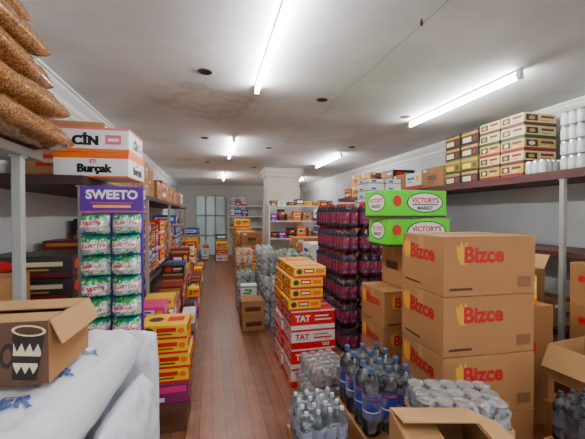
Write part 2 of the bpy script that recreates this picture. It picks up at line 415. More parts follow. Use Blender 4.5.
fill(-1.3, -.785, 2.97, 5.5, .78, 1.62, ['brown', 'purple', 'darkred', 'dark', 'brownred', 'dark', 'blue', 'darkred', 'pink', 'white'], 'on the lower wall shelf', 'cartons on the lower wall shelf', hr=(.11, .19), wr=(.24, .34), zvar=.3, mixed=True)
fill(-1.3, -.785, 5.5, 9.9, .78, 1.62, ['brown', 'red', 'darkred', 'dark', 'brownred', 'brown', 'blue', 'orange'], 'on the lower wall shelf', 'cartons on the lower wall shelf', hr=(.22, .3), wr=(.4, .55), zvar=.35)
fill(-.7, -.38, 3.05, 4.6, 0, .92, ['darkred', 'pink', 'purple', 'white', 'yellow', 'darkred', 'pale', 'brown', 'purple'], 'beside the plank aisle', 'cartons along the aisle', hr=(.08, .15), wr=(.24, .34), zvar=.3, mixed=True, inset=.03)
fill(-.7, -.38, 4.6, 9.8, 0, 1.05, ['red', 'white', 'yellow', 'purple', 'pink', 'blue', 'brown', 'darkred', 'dark'], 'beside the plank aisle', 'cartons along the aisle', hr=(.15, .26), wr=(.3, .42), zvar=.45, mixed=True, tag='aisle')
fill(-.37, -.19, 3.2, 8.5, 0, .58, ['pink', 'white', 'darkred', 'yellow', 'pale', 'purple', 'dark', 'darkred', 'brown'], 'at the aisle edge', 'small cartons at the aisle edge', hr=(.09, .16), wr=(.22, .34), zvar=.45, mixed=True, inset=.04, tag='aisle')

ym = carton_mesh(.33, .28, .105, YEL, {'FLRB': [('r', 0, 0, 1, .16, RED), ('o', .2, .58, .12, .28, BRN), ('r', .38, .5, .78, .8, RED), ('r', .38, .3, .7, .4, BRN), ('o', .88, .58, .07, .2, ORA)], 'T': [('o', .3, .5, .16, .2, BRN), ('r', .55, .3, .9, .7, RED)]}, None)
pm = carton_mesh(.33, .29, .15, M('print_magenta', '#7c1a5c', .45), {'FLRB': [('r', .05, .55, .95, .85, PNK), ('r', .1, .15, .5, .35, WHITE)]}, None)
bm_ = carton_mesh(.33, .3, .20, M('carton_dark_brown', '#5c3622', .7), {'FLRB': [('r', .1, .3, .9, .7, BRN)]}, None)
z = 0
for k, (me, h, lab) in enumerate([(bm_, .20, 'dark brown carton on the plank floor'), (pm, .15, 'magenta carton with pink band in a low stack')]+[(ym, .105, 'yellow carton with round snack prints')]*4):
    put('carton', me, (-.33+R.uniform(-.012, .012), 2.62, z), rz=R.uniform(-3, 3), label=lab, cat='carton', group='low stack of bright cartons beside the aisle'); z += h
for k in range(3): put('carton', carton_mesh(.26, .2, .15, DRED, TYPES['darkred'][1], None), (-.5, 2.30, k*.151), rz=3-2*k, label='dark red carton on the floor behind sacks', cat='carton', group='dark red cartons on the floor')

# ---------------------------------------------------------------- left: biscuit cartons on shelf
SAL = M('print_salmon', '#e06880')
cinM = carton_mesh(.44, .34, .15, WHITE, {'FLRB': [('r', 0, 0, 1, .13, ORA), ('r', 0, .9, 1, 1, SAL), ('t', 'CİN', .44, .52, .52, BLK, .34), ('t', 'CİN', .452, .52, .52, BLK, .34), ('r', .70, .32, .9, .7, SAL), ('r', .73, .44, .87, .56, WHITE)], 'T': [('r', .05, .1, .95, .3, SAL)]}, None)
burM = carton_mesh(.42, .34, .152, WHITE, {'FLRB': [('r', 0, .76, 1, 1, ORA), ('r', 0, 0, 1, .06, ORA), ('t', 'ETi', .52, .64, .15, RED, .14), ('t', 'Burçak', .54, .32, .42, BLK, .74), ('t', 'Burçak', .55, .325, .42, BLK, .74)]}, None)
put('carton', burM, (-.695, 2.40, 1.78), rz=-4, label='white biscuit carton with orange band and black lettering', cat='carton')
put('carton', cinM, (-.71, 2.40, 1.933), rz=-2, label='white biscuit carton with pink edges on another carton', cat='carton')

# display stand
e = put('display_stand', None, (-.555, 2.09, 0), label='tall purple cardboard display stand hung with marshmallow bags', cat='display stand')
b = MB(); b.box(-.16, .16, .0, .05, 0, .86, M('stand_magenta', '#6b2a78', .6), .004); b.prints(.32, .05, .86, {'F': [('r', .05, .05, .95, .4, PNK), ('r', .05, .6, .95, .95, PUR)]}, cy=.025); put('base', b.build('base'), parent=e)
b = MB(); b.box(-.16, .16, .0, .03, .86, 1.56, PUR, .003); put('back_panel', b.build('bp'), parent=e)
b = MB(); b.box(-.165, .165, -.01, .05, 1.565, 1.715, PUR, .005)
b.prints(.33, .06, .15, {'FLR': [('r', 0, .0, 1, .06, PNK), ('t', 'SWEETO', .5, .68, .36, WHITE, .86), ('r', .16, .34, .84, .38, PNK), ('r', .2, .18, .8, .28, YEL)]}, cy=.02, z=1.565)
put('header', b.build('header'), parent=e)
def bag_mat(name, seed):
    m = bpy.data.materials.new(name); m.use_nodes = True
    nt = m.node_tree; N = nt.nodes; L = nt.links; b = N['Principled BSDF']
    tc = N.new('ShaderNodeTexCoord'); se = N.new('ShaderNodeSeparateXYZ'); L.new(tc.outputs['Object'], se.inputs[0])
    nz = N.new('ShaderNodeTexNoise'); nz.inputs['Scale'].default_value = 34; nz.inputs['Detail'].default_value = 2; nz.noise_dimensions = '4D'; nz.inputs['W'].default_value = seed
    L.new(tc.outputs['Object'], nz.inputs[0])
    a = N.new('ShaderNodeMath'); a.operation = 'MULTIPLY_ADD'; a.inputs[1].default_value = .16; L.new(nz.outputs['Fac'], a.inputs[0]); L.new(se.outputs['Z'], a.inputs[2])
    mr = N.new('ShaderNodeMapRange'); mr.inputs[1].default_value = .06; mr.inputs[2].default_value = .21; L.new(a.outputs[0], mr.inputs[0])
    rp = N.new('ShaderNodeValToRGB'); el = rp.color_ramp.elements
    cs = [(0, '#0c7c74'), (.14, '#3cb8ac'), (.2, '#e8f0ee'), (.28, '#4cac24'), (.35, '#e8e8e4'), (.43, '#e04c88'), (.49, '#f0b8d0'), (.56, '#1ea094'), (.65, '#ecf0f0'), (.72, '#58b030'), (.86, '#0a7a72')]
    while len(el) < len(cs): el.new(.5)
    for i, (p, c) in enumerate(cs): el[i].position = p; el[i].color = lin(c)+[1]
    L.new(mr.outputs[0], rp.inputs[0]); L.new(rp.outputs[0], b.inputs['Base Color']); b.inputs['Roughness'].default_value = .1
    bp = N.new('ShaderNodeBump'); bp.inputs['Strength'].default_value = .9; bp.inputs['Distance'].default_value = .015; L.new(nz.outputs['Fac'], bp.inputs['Height']); L.new(bp.outputs[0], b.inputs['Normal'])
    return m
def marsh(seed):
    bmx = bag_mat('marshmallow_bag', seed)
    T, W_, H_ = .145, .150, .113
    b = MB(); vs, fs, lift, hg = pillow_geo(W_, H_, T, n=2.2, nu=20, nv=18, wr=.026, seed=seed, flat=.10, fq=8, ex=.55)
    b.add([(x, -(zz-lift), y+H_/2) for x, y, zz in vs], fs, bmx, True)
    for f0, f1 in ((0, .007), (.106, .113)): b.box(-.064, .064, -.002, .002, f0, f1, TEAL)
    # a plain white band carries the red lettering
    band = [(-.061, -.015), (.061, -.015), (.061, .021), (-.061, .021)]
    tv, tf, asp = text_geo('SWEETO')
    def surf(x, y, off):
        u, v = x/(W_/2), y/(H_/2); p = hg(u, v)
        return (x, -(T/2*p+crease(u, v, seed, .026, 8, 3)*min(1, p*2))-off, y+H_/2)
    NX = 12; out = []; ff = []
    for j in range(4):
        for i in range(NX+1): out.append(surf(-.061+.122*i/NX, -.015+.036*j/3, .004))
    for j in range(3):
        for i in range(NX): a = j*(NX+1)+i; ff.append((a, a+1, a+NX+2, a+NX+1))
    b.add(out, ff, WHITE, True)
    b.add([surf(a*.108/asp, c*.025+.003, .008) for a, c in tv], tf, RED)
    return b.build('bag')
bagMs = [marsh(3), marsh(17), marsh(29), marsh(41)]
for r in range(6):
    for cx in (-.080, .080):
        put('marshmallow_bag', R.choice(bagMs), (-.555+cx+R.uniform(-.003, .003), 2.066, 1.443-r*.117), rx=R.uniform(-3, 3), rz=R.uniform(-8, 8), ry=R.uniform(-1.5, 1.5),
            label='crinkled teal and white marshmallow bag on the display', cat='bag of sweets', group='marshmallow bags on the display stand')

# ---------------------------------------------------------------- left: grain bags on shelf
GRAIN = spots('brown_grain', ['#80502a', '#8e5a2c', '#6c4220', '#a0703c', '#744826', '#b08454'], 190, .12)
for k, (x, y, z, rz) in enumerate([(-.975, 1.64, 1.872, 2), (-1.00, 1.60, 2.012, -3), (-1.03, 1.57, 2.152, 4), (-1.05, 1.53, 2.292, -2), (-1.10, 1.48, 2.432, 1)]):
    b = MB(); vs, fs, l, hg = pillow_geo(.56, .78, .145, n=6, nu=26, nv=32, wr=.014, seed=k*9, flat=.72, fq=10, ex=.5)
    b.add(vs, fs, GRAIN, True); me = b.build('grain_bag')
    o = put('grain_bag', me, (x, y, z), rz=rz, label='clear plastic bag full of brown grain in a pile', cat='bag', group='grain bags on the pale shelf')
    f = MB(); f.box(-.2, .2, .375, .41, .05, .054, FILM2); put('bag_seal', f.build('seal'), parent=o)
put('carton', carton_mesh(.34, .28, .32, CARD, {'FR': [('r', .2, .3, .8, .5, BRN)]}), (-1.14, 1.955, .92), label='brown cardboard carton on the short pale shelf', cat='carton')

# ---------------------------------------------------------------- white sacks
SACK = M('woven_sack_white', '#dde1ea', .5, .04, 11, bump=.5)
INK = M('sack_ink', '#4a5e98', .6)
def sack_mesh(w, l, t, seed, txt=None, wr=.014, fq=6):
    b = MB(); vs, fs, lift, hg = pillow_geo(w, l, t, n=7, nu=40, nv=52, wr=wr, seed=seed, flat=.85, fq=fq, ex=.5)
    b.add(vs, fs, SACK, True)
    for (s, cx, cy, h, rot) in (txt or []):
        tv, tf, asp = text_geo(s)
        pts = []
        for a, c in tv:
            xx, yy = a*h, c*h
            x = cx+xx*math.cos(rot)-yy*math.sin(rot); y = cy+xx*math.sin(rot)+yy*math.cos(rot)
            u, v = x/(w/2), y/(l/2)
            pts.append((x, y, lift+t/2*hg(u, v)+crease(u, v, seed, wr, fq, 3)+.006))
        b.add(pts, tf, INK)
    return b.build('sack')
sm = sack_mesh(.60, .84, .205, 1, None, .008)
for k in range(4):
    put('white_sack', sm, (-.76-.012*(k % 2), 1.22, k*.2095), rz=R.uniform(-2, 2), label='full white woven sack in a stack', cat='sack', group='white woven sacks')
put('white_sack', sack_mesh(.70, .94, .225, 5, [('LER', .22, -.06, .055, .35), ('LER', .20, -.22, .05, .35), ('LER', .24, .12, .035, .35)], .02, 9), (-.69, 1.23, .842), rz=-5, label='full white woven sack with faded lettering atop a stack', cat='sack', group='white woven sacks')
def standing(x, y, seed, h, wd, th, rz, lean):
    b = MB(); vs, fs, lift, hg = pillow_geo(wd, h, th, n=4.5, nu=36, nv=44, wr=.024, seed=seed, flat=1, fq=9, ex=.55)
    out = [(a, -(t-lift)+lean*(c+h/2)*(c+h/2), c+h/2) for a, c, t in vs]
    b.add(out, fs, SACK, True)
    put('white_sack', b.build('sack'), (x, y, 0), rz=rz, label='full white woven sack standing upright beside the stack', cat='sack', group='white woven sacks')
standing(-.48, 1.84, 31, .96, .42, .19, -6, .0)
standing(-.345, 1.44, 57, .82, .50, .16, 84, .0)

# ---------------------------------------------------------------- open cartons
def open_carton(w, d, h, mat, inner, flaps, loc, rz, label, pr=None, t=.006, fl=.5):
    e = put('open_carton', None, loc, rz=rz, label=label, cat='carton')
    b = MB()
    b.box(-w/2, w/2, -d/2, d/2, 0, t, mat); b.box(-w/2, -w/2+t, -d/2, d/2, t, h, mat); b.box(w/2-t, w/2, -d/2, d/2, t, h, mat)
    b.box(-w/2+t, w/2-t, -d/2, -d/2+t, t, h, mat); b.box(-w/2+t, w/2-t, d/2-t, d/2, t, h, mat)
    b.add([(-w/2+t+.001, -d/2+t, t), (-w/2+t+.001, d/2-t, t), (-w/2+t+.001, d/2-t, h-.01), (-w/2+t+.001, -d/2+t, h-.01)], [(0, 1, 2, 3)], inner)
    if pr: b.prints(w, d, h, pr)
    put('body', b.build('body'), parent=e)
    for fp in flaps:
        side, ang = fp[0], fp[1]; k = fp[2] if len(fp) > 2 else fl
        f = MB(); m = CARD2
        if side in 'LR':
            ln = w*k; f.box(0, ln, -d/2+.004, d/2-.004, 0, .005, m)
            me = f.build('flap')
            if side == 'R': put('flap', me, (w/2, 0, h), ry=ang, parent=e)
            else: put('flap', me, (-w/2, 0, h), ry=ang, rz=180, parent=e)
        else:
            ln = d*k; f.box(-w/2+.004, w/2-.004, 0, ln, 0, .005, m)
            me = f.build('flap')
            if side == 'B': put('flap', me, (0, d/2, h), rx=-ang, parent=e)
            else: put('flap', me, (0, -d/2, h), rx=-ang, rz=180, parent=e)
    return e
def tiltp(pts, c=(.9, .5), a=-.10, asp=3.0):
    o = []
    for x, y in pts:
        dx, dy = (x-c[0])*asp, y-c[1]
        o.append((c[0]+(dx*math.cos(a)-dy*math.sin(a))/asp, c[1]+dx*math.sin(a)+dy*math.cos(a)))
    return o
def ell(cx, cy, ru, rv): return [(cx+ru*math.cos(t*math.pi/10), cy+rv*math.sin(t*math.pi/10)) for t in range(20)]
DP = M('cup_dark', '#1a1410', .5); CB = M('carton_brown_print', '#5a3c28', .6)
mug = [('r', .0, 0, 1, 1, CB),
       ('p', tiltp(ell(.80, .45, .035, .2)), DP), ('p', tiltp(ell(.80, .45, .02, .12)), CB),
       ('p', tiltp([(.815, .85), (.835, .08), (.955, .08), (.975, .85)]), DP),
       ('p', tiltp([(.825, .66), (.845, .52), (.865, .66), (.885, .52), (.905, .66), (.925, .52), (.945, .66), (.965, .52), (.962, .46), (.828, .46)]), CREAM),
       ('p', tiltp([(.835, .3), (.855, .18), (.875, .3), (.895, .18), (.915, .3), (.935, .18), (.955, .3), (.952, .35), (.832, .35)]), CREAM),
       ('p', tiltp(ell(.895, .86, .085, .09)), CREAM), ('p', tiltp(ell(.895, .86, .07, .065)), BRN)]
open_carton(.50, .26, .175, CARD, CARDD, [('B', -178, .49), ('F', 176, .49), ('R', 66, .15)], (-.685, 1.19, 1.082), -3,
            'open carton with dark cup print on white sacks', {'F': mug})

# ---------------------------------------------------------------- packs
def wrap_mesh(w, d, h, mat, seed=0):
    bm = bmesh.new(); bmesh.ops.create_cube(bm, size=1)
    bmesh.ops.subdivide_edges(bm, edges=bm.edges[:], cuts=7, use_grid_fill=True)
    for v in bm.verts:
        c = v.co*2
        k = (abs(c.x)**8+abs(c.y)**8+abs(c.z)**8)**(1/8)
        c = c/k if k > 1 else c
        n = noise.noise(Vector((c.x*3+seed, c.y*3, c.z*3)))*.006
        tz = 1-.10*max(0, c.z)**3
        v.co = Vector((c.x*(w/2+n)*tz, c.y*(d/2+n)*tz, (c.z+1)/2*h))
    me = bpy.data.meshes.new('wrap'); bm.to_mesh(me); bm.free(); me.materials.append(mat)
    for p in me.polygons: p.use_smooth = True
    return me
def bottle_whole(Hs=1, Rs=1, liq=COLA, lab=LABR, cap=CAPR, seg=12):
    b = MB(); r = .049*Rs
    P = [(0, .001, liq), (r*.85, .001, liq), (r, .012, liq), (r, .10, liq), (r*1.012, .10, lab), (r*1.012, .20, lab), (r, .20, liq), (r*.95, .235, liq), (r*.55, .285, liq), (r*.28, .305, liq), (r*.33, .305, cap), (r*.33, .328, cap), (0, .330, cap)]
    b.lathe([(a, z*Hs, m) for a, z, m in P], seg); return b.build('bottle')
def can_whole(h=.12, r=.032, body=SILV, top=SILV, seg=14):
    b = MB(); b.lathe([(0, .001, body), (r*.8, .001, body), (r, .008, body), (r, h*.3, body), (r, h*.85, body), (r*.88, h*.97, top), (r*.86, h, top), (r*.8, h-.004, top), (0, h-.004, top)], seg); return b.build('can')
def pack(part, me, wrapme, nx, ny, pitch, loc, rz, label, cat, group, name='bottle_pack', sub=None):
    e = put(name, None, loc, rz=rz, label=label, cat=cat, group=group)
    for i in range(nx):
        for j in range(ny):
            o = put(part, me, ((i-(nx-1)/2)*pitch, (j-(ny-1)/2)*pitch, .001), parent=e)
            if sub:
                for nm, sme in sub: put(nm, sme, parent=o)
    if wrapme: put('shrink_wrap', wrapme, parent=e)
    return e
def cola_bottle(Hs):
    b = MB(); r = .049; l = COLA; p = LABR; c = CAPR
    P = [(0, .001, l), (r*.85, .001, l), (r, .012, l), (r, .06, l), (r*1.01, .06, p), (r*1.01, .215, p), (r, .215, l), (r*.95, .25, l), (r*.55, .288, l), (r*.34, .298, l), (r*.45, .298, c), (r*.45, .328, c), (0, .330, c)]
    b.lathe([(a, z*Hs, m) for a, z, m in P], 12); return b.build('bottle')
colaM = cola_bottle(.84); wrA = wrap_mesh(.204, .306, .268, FILMP, 1); wrB = wrap_mesh(.306, .204, .268, FILMP, 5)
lab = 'shrink-wrapped pack of dark cola bottles with red caps'
g = 'cola packs stacked as a wall'
for r in range(3):
    for k in range(6):
        pack('bottle', colaM, wrA, 2, 3, .1, (1.51+R.uniform(-.012, .012), 3.60+r*.328, k*.280), R.uniform(-1.5, 1.5), lab, 'bottle pack', g)
for c in range(3):
    for k in range(6):
        pack('bottle', colaM, wrB, 3, 2, .1, (1.80+c*.325, 3.53+R.uniform(-.008, .008), k*.280), R.uniform(-1, 1), lab, 'bottle pack', g)
me = carton_mesh(.55, .42, .292, CARD, TYPES['brown'][1])
for k in range(6): put('carton', me, (2.48, 4.6, k*.292), rz=R.uniform(-1, 1), label='brown carton in a tall stack behind cola packs', cat='carton', group='tall carton stack behind cola packs')
me = carton_mesh(.25, .36, .11, WHITE, {'FLRB': [('r', .0, .35, 1, .55, M('print_grey', '#9a9ca0')), ('r', .2, .6, .5, .85, BLU)]}, None)
for k in range(3):
    for x in (2.34, 2.62):
        put('carton', me, (x, 4.6, 1.752+k*.11), rz=R.uniform(-2, 2), label='white flat carton with grey band on a tall stack', cat='carton', group='white flat cartons')
fill(2.2, 2.75, 5.0, 7.2, 0, 1.6, ['brown', 'brownred', 'white', 'red', 'blue'], 'behind the cola packs', 'cartons behind the cola packs', hr=(.34, .42), zvar=.3, wr=(.45, .55))
fill(1.5, 2.1, 4.9, 6.9, 0, 1.4, ['brown', 'white', 'brown', 'pale'], 'behind the cola packs', 'cartons behind the cola packs', hr=(.34, .42), zvar=.4, wr=(.45, .55))

# pale bottle packs mid aisle
GLIQ = M('bottle_pale_green', '#7f9a84', .15, .2); GLAB = spots('label_pale_green', ['#dfe8df', '#5c7c5a', '#c8d2cc', '#8a9c8e', '#55687a'], 40)
grM = bottle_whole(1, 1, GLIQ, GLAB, M('cap_green', '#2c7a34', .4)); wrG = wrap_mesh(.306, .204, .318, FILM2, 9)
CLR = M('bottle_clear', '#a2aaaa', .12, .2)
clM = bottle_whole(1, 1, CLR, spots('label_white_purple', ['#e6e4ea', '#7a789c', '#c9c9d2', '#5d5a74'], 40), M('cap_white', '#dedede', .4))
orM = bottle_whole(1, 1, M('bottle_orange', '#d07a14', .15, .2), spots('label_orange', ['#f0b020', '#e06a10', '#f4e8c0'], 40), M('cap_orange', '#e86a10', .4))
for (x, y, n, me) in [(.90, 4.34, 2, clM), (1.20, 4.34, 3, grM), (.86, 4.66, 2, clM), (1.20, 4.68, 3, clM), (.54, 5.05, 1, clM), (.87, 5.0, 3, clM), (1.22, 5.05, 2, clM), (.53, 5.4, 2, grM), (.88, 5.35, 2, clM), (1.23, 5.4, 3, grM), (.54, 5.75, 3, orM), (.90, 5.72, 3, clM), (.57, 6.15, 2, orM), (.93, 6.12, 3, clM)]:
    for k in range(n):
        pack('bottle', me, wrG, 3, 2, .1, (x+R.uniform(-.006, .006), y+R.uniform(-.015, .015), k*.334), R.uniform(-2, 2), 'shrink-wrapped pack of orange drink bottles' if me is orM else 'cloudy shrink-wrapped pack of pale drink bottles', 'bottle pack', 'drink packs beside the aisle')
put('carton', carton_mesh(.26, .2, .14, DGRN, TYPES['green'][1], None), (.88, 5.35, .668), rz=8, label='green carton resting on wrapped bottle packs', cat='carton')
put('carton', carton_mesh(.24, .2, .16, WHITE, TYPES['pale'][1], None), (.54, 5.05, .334), rz=-6, label='white carton resting on wrapped bottle packs', cat='carton')
me = carton_mesh(.3, .30, .2, CARD, {'FLRB': [('r', .15, .3, .85, .6, BRN)]})
for k in range(2): put('carton', me, (.53, 4.55, k*.2), rz=3-4*k, label='small brown carton stacked beside wrapped bottles', cat='carton', group='small cartons beside wrapped bottles')
for k in range(2): pack('bottle', clM, wrG, 3, 2, .1, (.90, 3.99, k*.334), 2-3*k, 'cloudy shrink-wrapped pack of pale drink bottles', 'bottle pack', 'drink packs beside the aisle')

fill(.62, 1.1, 6.5, 7.7, 0, 1.1, ['yellow', 'brown', 'red', 'orange', 'yellow'], 'in mid shop', 'cartons in the middle of the shop', hr=(.18, .26), zvar=.4, mixed=True)
fill(.66, 1.15, 7.8, 11.5, 0, 1.45, ['yellow', 'orange', 'brown', 'darkred', 'yellow', 'brownred'], 'in mid shop', 'cartons in the middle of the shop', hr=(.22, .34), zvar=.5, wr=(.45, .6), mixed=True)
fill(-.85, -.4, 10.2, 12.6, 0, 1.3, ['yellow', 'white', 'brown', 'blue', 'pale'], 'near the glazed door', 'cartons near the glazed door', hr=(.25, .35), zvar=.5, wr=(.35, .5), mixed=True)
fill(.12, .5, 11.0, 12.7, 0, 1.0, ['white', 'red', 'green', 'pale', 'yellow'], 'near the glazed door', 'cartons near the glazed door', hr=(.18, .26), zvar=.5, mixed=True)
fill(-.35, -.1, 11.6, 12.7, 0, .6, ['white', 'orange', 'pale'], 'near the glazed door', 'cartons near the glazed door', hr=(.18, .26), zvar=.3, mixed=True)
SH = M('shelf_white', '#d9d6cf', .5, .04)
for z in (1.1, 1.5, 1.9):
    shelf(.62, 1.9, 12.55, 12.9, z, .03, SH, 'pale shelf board by the glazed door', 'far_shelf_board', 'pale shelf boards by the door')
    x = .66
    while x < 1.3:
        w = R.uniform(.14, .24); t = R.choice(list(TYPES)); h = R.uniform(.15, .3)
        COLUMNS.append((None, 12.7, [put('carton', carton_mesh(w, .25, h, TYPES[t][0], TYPES[t][1], None, .002), (x+w/2, 12.7, z), label=TYPES[t][2]+' on the pale shelf', cat='carton', group='small cartons on the pale shelf')]))
        x += w+.02
for x in (.60, 1.915):
    b = MB(); b.box(-.014, .014, -.17, .17, 0, 2.2, SH, .003); b.box(-.016, .016, -.172, .172, 0, .05, SH); put('shelf_upright', b.build('p'), (x, 12.72, 0), label='pale upright side of a shelf', cat='shelf', group='pale shelf uprights')
for z in (.12, .57, 1.02, 1.42, 1.76):
    shelf(1.27, 2.83, 7.3, 7.69, z, .025, SH, 'white open shelf board with small goods', 'display_shelf_board', 'white display shelf boards')
for x in (1.25, 2.85):
    b = MB(); b.box(-.014, .014, -.205, .205, 0, 1.80, SH, .003); b.box(-.016, .016, -.207, .207, 0, .05, SH); put('shelf_upright', b.build('sp'), (x, 7.5, 0), label='white upright side of a shelf', cat='shelf', group='white shelf uprights')
for z in (1.02, 1.42, 1.76):
    x = 1.29
    while x < 2.7:
        w = R.uniform(.12, .22)
        if x+w > 2.82: break
        t = R.choice(list(TYPES)); h = R.uniform(.14, .28) if z < 1.7 else R.uniform(.08, .16)
        COLUMNS.append((None, 7.4, [put('carton', carton_mesh(w, .26, h, TYPES[t][0], TYPES[t][1], None, .002), (x+w/2, 7.46, z), label=TYPES[t][2]+' on the white shelf', cat='carton', group='small cartons on the white display shelf')]))
        x += w+R.uniform(.015, .06)

# ---------------------------------------------------------------- tomato-paste + yellow stack
TRED = M('print_tomato', '#e00c12', .45, .05)
tatM = carton_mesh(.41, .36, .172, WHITE, {'FLRB': [('r', 0, 0, 1, .34, TRED), ('r', 0, .9, 1, 1, TRED), ('t', 'TAT', .24, .62, .32, TRED, .32), ('r', .50, .5, .92, .58, TRED), ('r', .50, .7, .82, .76, TRED), ('t', 'TAT', .78, .17, .18, WHITE, .3)]}, M('tape_clear', '#dcd4c8', .25))
tatR = carton_mesh(.41, .36, .172, TRED, {'FLRB': [('r', 0, 0, 1, .22, WHITE), ('r', 0, .92, 1, 1, WHITE), ('t', 'TAT', .26, .58, .34, WHITE, .34), ('r', .54, .45, .92, .53, WHITE), ('r', .54, .65, .85, .72, WHITE)]}, M('tape_clear'))
g = 'red and white tinned-food cartons beside the aisle'
for k in range(4):
    for j in range(2):
        put('carton', tatM if k in (0, 2) else tatR, (.885+R.uniform(-.008, .008), 3.03+j*.375, k*.173), rz=R.uniform(-1, 1),
            label='white carton with red lettering' if k in (0, 2) else 'red carton with white lettering', cat='carton', group=g)
yl = carton_mesh(.30, .36, .098, YEL, {'FLRB': [('r', 0, 0, 1, .2, RED), ('o', .16, .6, .09, .26, BRN), ('r', .3, .42, .62, .85, RED), ('r', .34, .55, .58, .7, WHITE), ('r', .68, .42, .94, .8, ORA)], 'T': [('r', .1, .15, .9, .4, RED), ('r', .1, .6, .9, .8, ORA)]}, None)
for k in range(4):
    for j in range(2):
        put('carton', yl, (.81+.012*k+R.uniform(-.01, .01), 3.02+j*.375, .692+k*.098), rz=R.uniform(-1, 1), label='yellow snack carton with red prints on red cartons', cat='carton', group='yellow cartons on the red stack')

# ---------------------------------------------------------------- big brown cartons
BT = M('print_faded_red', '#b01410', .6, .06); BY = M('print_faded_yellow', '#d89c20', .6, .06)
def biz(w, d, h):
    F = [('p', [(.13, .86), (.145, .62), (.18, .53), (.25, .53), (.265, .72), (.24, .92), (.21, .82), (.185, .92), (.16, .82)], BY), ('t', 'Bizce', .43, .69, .28, BT, .54), ('r', .8, .12, .95, .3, M('print_fade', '#7c5430')), ('r', .06, .1, .3, .14, BRN)]
    S = [('p', [(.05, .86), (.07, .62), (.12, .53), (.22, .53), (.24, .72), (.21, .92), (.17, .82), (.14, .92), (.09, .82)], BY), ('t', 'Bizce', .53, .69, .28, BT, .88), ('r', .1, .1, .5, .13, BRN)]
    return carton_mesh(w, d, h, CARD, {'FB': F, 'L': S}, TAPE)
bz = biz(.59, .44, .335)
rz0 = -3; c_, s_ = math.cos(math.radians(rz0)), math.sin(math.radians(rz0))
cx, cy = 1.225+.295*c_-.22*s_, 1.55+.295*s_+.22*c_
put('carton', carton_mesh(.57, .42, .09, CARD), (cx, cy, 0), rz=rz0, label='low brown carton at the bottom of a tall stack', cat='carton', group='plain brown cartons')
for k in range(4):
    put('carton', bz, (cx+R.uniform(-.002, .002), cy+R.uniform(-.002, .002), .091+k*.336), rz=rz0+R.uniform(-.4, .4), label='brown carton with red lettering in a tall stack', cat='carton', group='large brown cartons with red lettering')
bz2 = biz(.5, .4, .31)
for k in range(3):
    put('carton', bz2, (1.59, 2.60, k*.311), rz=R.uniform(-1, 1), label='brown carton with red lettering below green cartons', cat='carton', group='large brown cartons with red lettering')
put('carton', carton_mesh(.38, .38, .36, CARD, {'FL': [('r', .2, .4, .7, .6, BRN)]}), (1.73, 2.60, .933), label='plain brown carton between lettered cartons and green cartons', cat='carton')
LG = M('print_lime', '#52e000', .4, .06)
gF = [('r', 0, 0, 1, .07, DGRN), ('o', .62, .55, .32, .38, DGRN), ('o', .62, .55, .30, .34, WHITE), ('t', "VICTORY'S", .62, .64, .2, RED, .48), ('r', .40, .46, .84, .50, DGRN), ('t', 'MARKET', .62, .35, .14, DGRN, .34), ('o', .14, .6, .07, .2, RED)]
grC = carton_mesh(.56, .37, .225, LG, {'FB': gF, 'L': [('r', 0, 0, 1, .07, DGRN), ('o', .5, .56, .38, .36, DGRN), ('o', .5, .56, .35, .32, WHITE), ('t', "VICTORY'S", .5, .64, .17, RED, .58), ('t', 'MARKET', .5, .42, .13, DGRN, .44)], 'T': [('o', .5, .5, .3, .3, DGRN)]}, None)
for k in range(2):
    put('carton', grC, (1.67-.03*k, 2.58, 1.294+k*.236), rz=-3+6*k, label='bright green carton with white oval emblem', cat='carton', group='bright green cartons')

me = biz(.5, .42, .29)
for k in range(3): put('carton', me, (2.27, 2.62, k*.291), rz=R.uniform(-1, 1), label='brown carton with red lettering behind the tall stack', cat='carton', group='large brown cartons with red lettering')
open_carton(.36, .34, .33, CARD, CARDD, [('R', -60), ('B', -60), ('L', -15)], (2.78, 2.55, .722), 4, 'open brown carton with raised flaps beside the post', fl=.4)
put('carton', carton_mesh(.34, .36, .36, CARD), (2.78, 2.55, 0), label='brown carton under an open carton', cat='carton', group='plain brown cartons')
put('carton', carton_mesh(.34, .36, .36, CARD), (2.78, 2.55, .361), label='brown carton under an open carton', cat='carton', group='plain brown cartons')
me = carton_mesh(.38, .4, .3, CARD, {'FLRB': [('r', .15, .55, .55, .7, RED), ('r', .6, .1, .9, .35, BRN)]})
for k in range(4): put('carton', me, (2.79, 1.70, k*.3), rz=R.uniform(-1, 1), label='brown carton with small red print by the shelf', cat='carton', group='cartons stacked by the shelf')
open_carton(.34, .34, .36, CARD2, CARDD, [('R', -40), ('F', -110), ('L', 60)], (2.20, 1.44, .4), 6, 'open pale cardboard carton with folded flaps', {'FL': [('r', .1, .2, .5, .4, BRN)]}, fl=.42)
put('carton', carton_mesh(.36, .36, .399, CARD), (2.20, 1.44, 0), label='brown carton beneath an open carton', cat='carton', group='plain brown cartons')
put('carton', carton_mesh(.4, .36, .88, CARD, {'FL': [('r', .2, .6, .6, .7, RED)]}), (2.27, 2.10, 0), label='tall brown carton behind the open carton', cat='carton', group='plain brown cartons')
put('packet', carton_mesh(.12, .3, .22, YEL, {'FLR': [('r', .1, .5, .9, .8, WHITE), ('r', 0, 0, 1, .2, ORA)]}, None), (2.29, 2.10, .88), label='yellow and white packet standing on a brown carton', cat='packet')

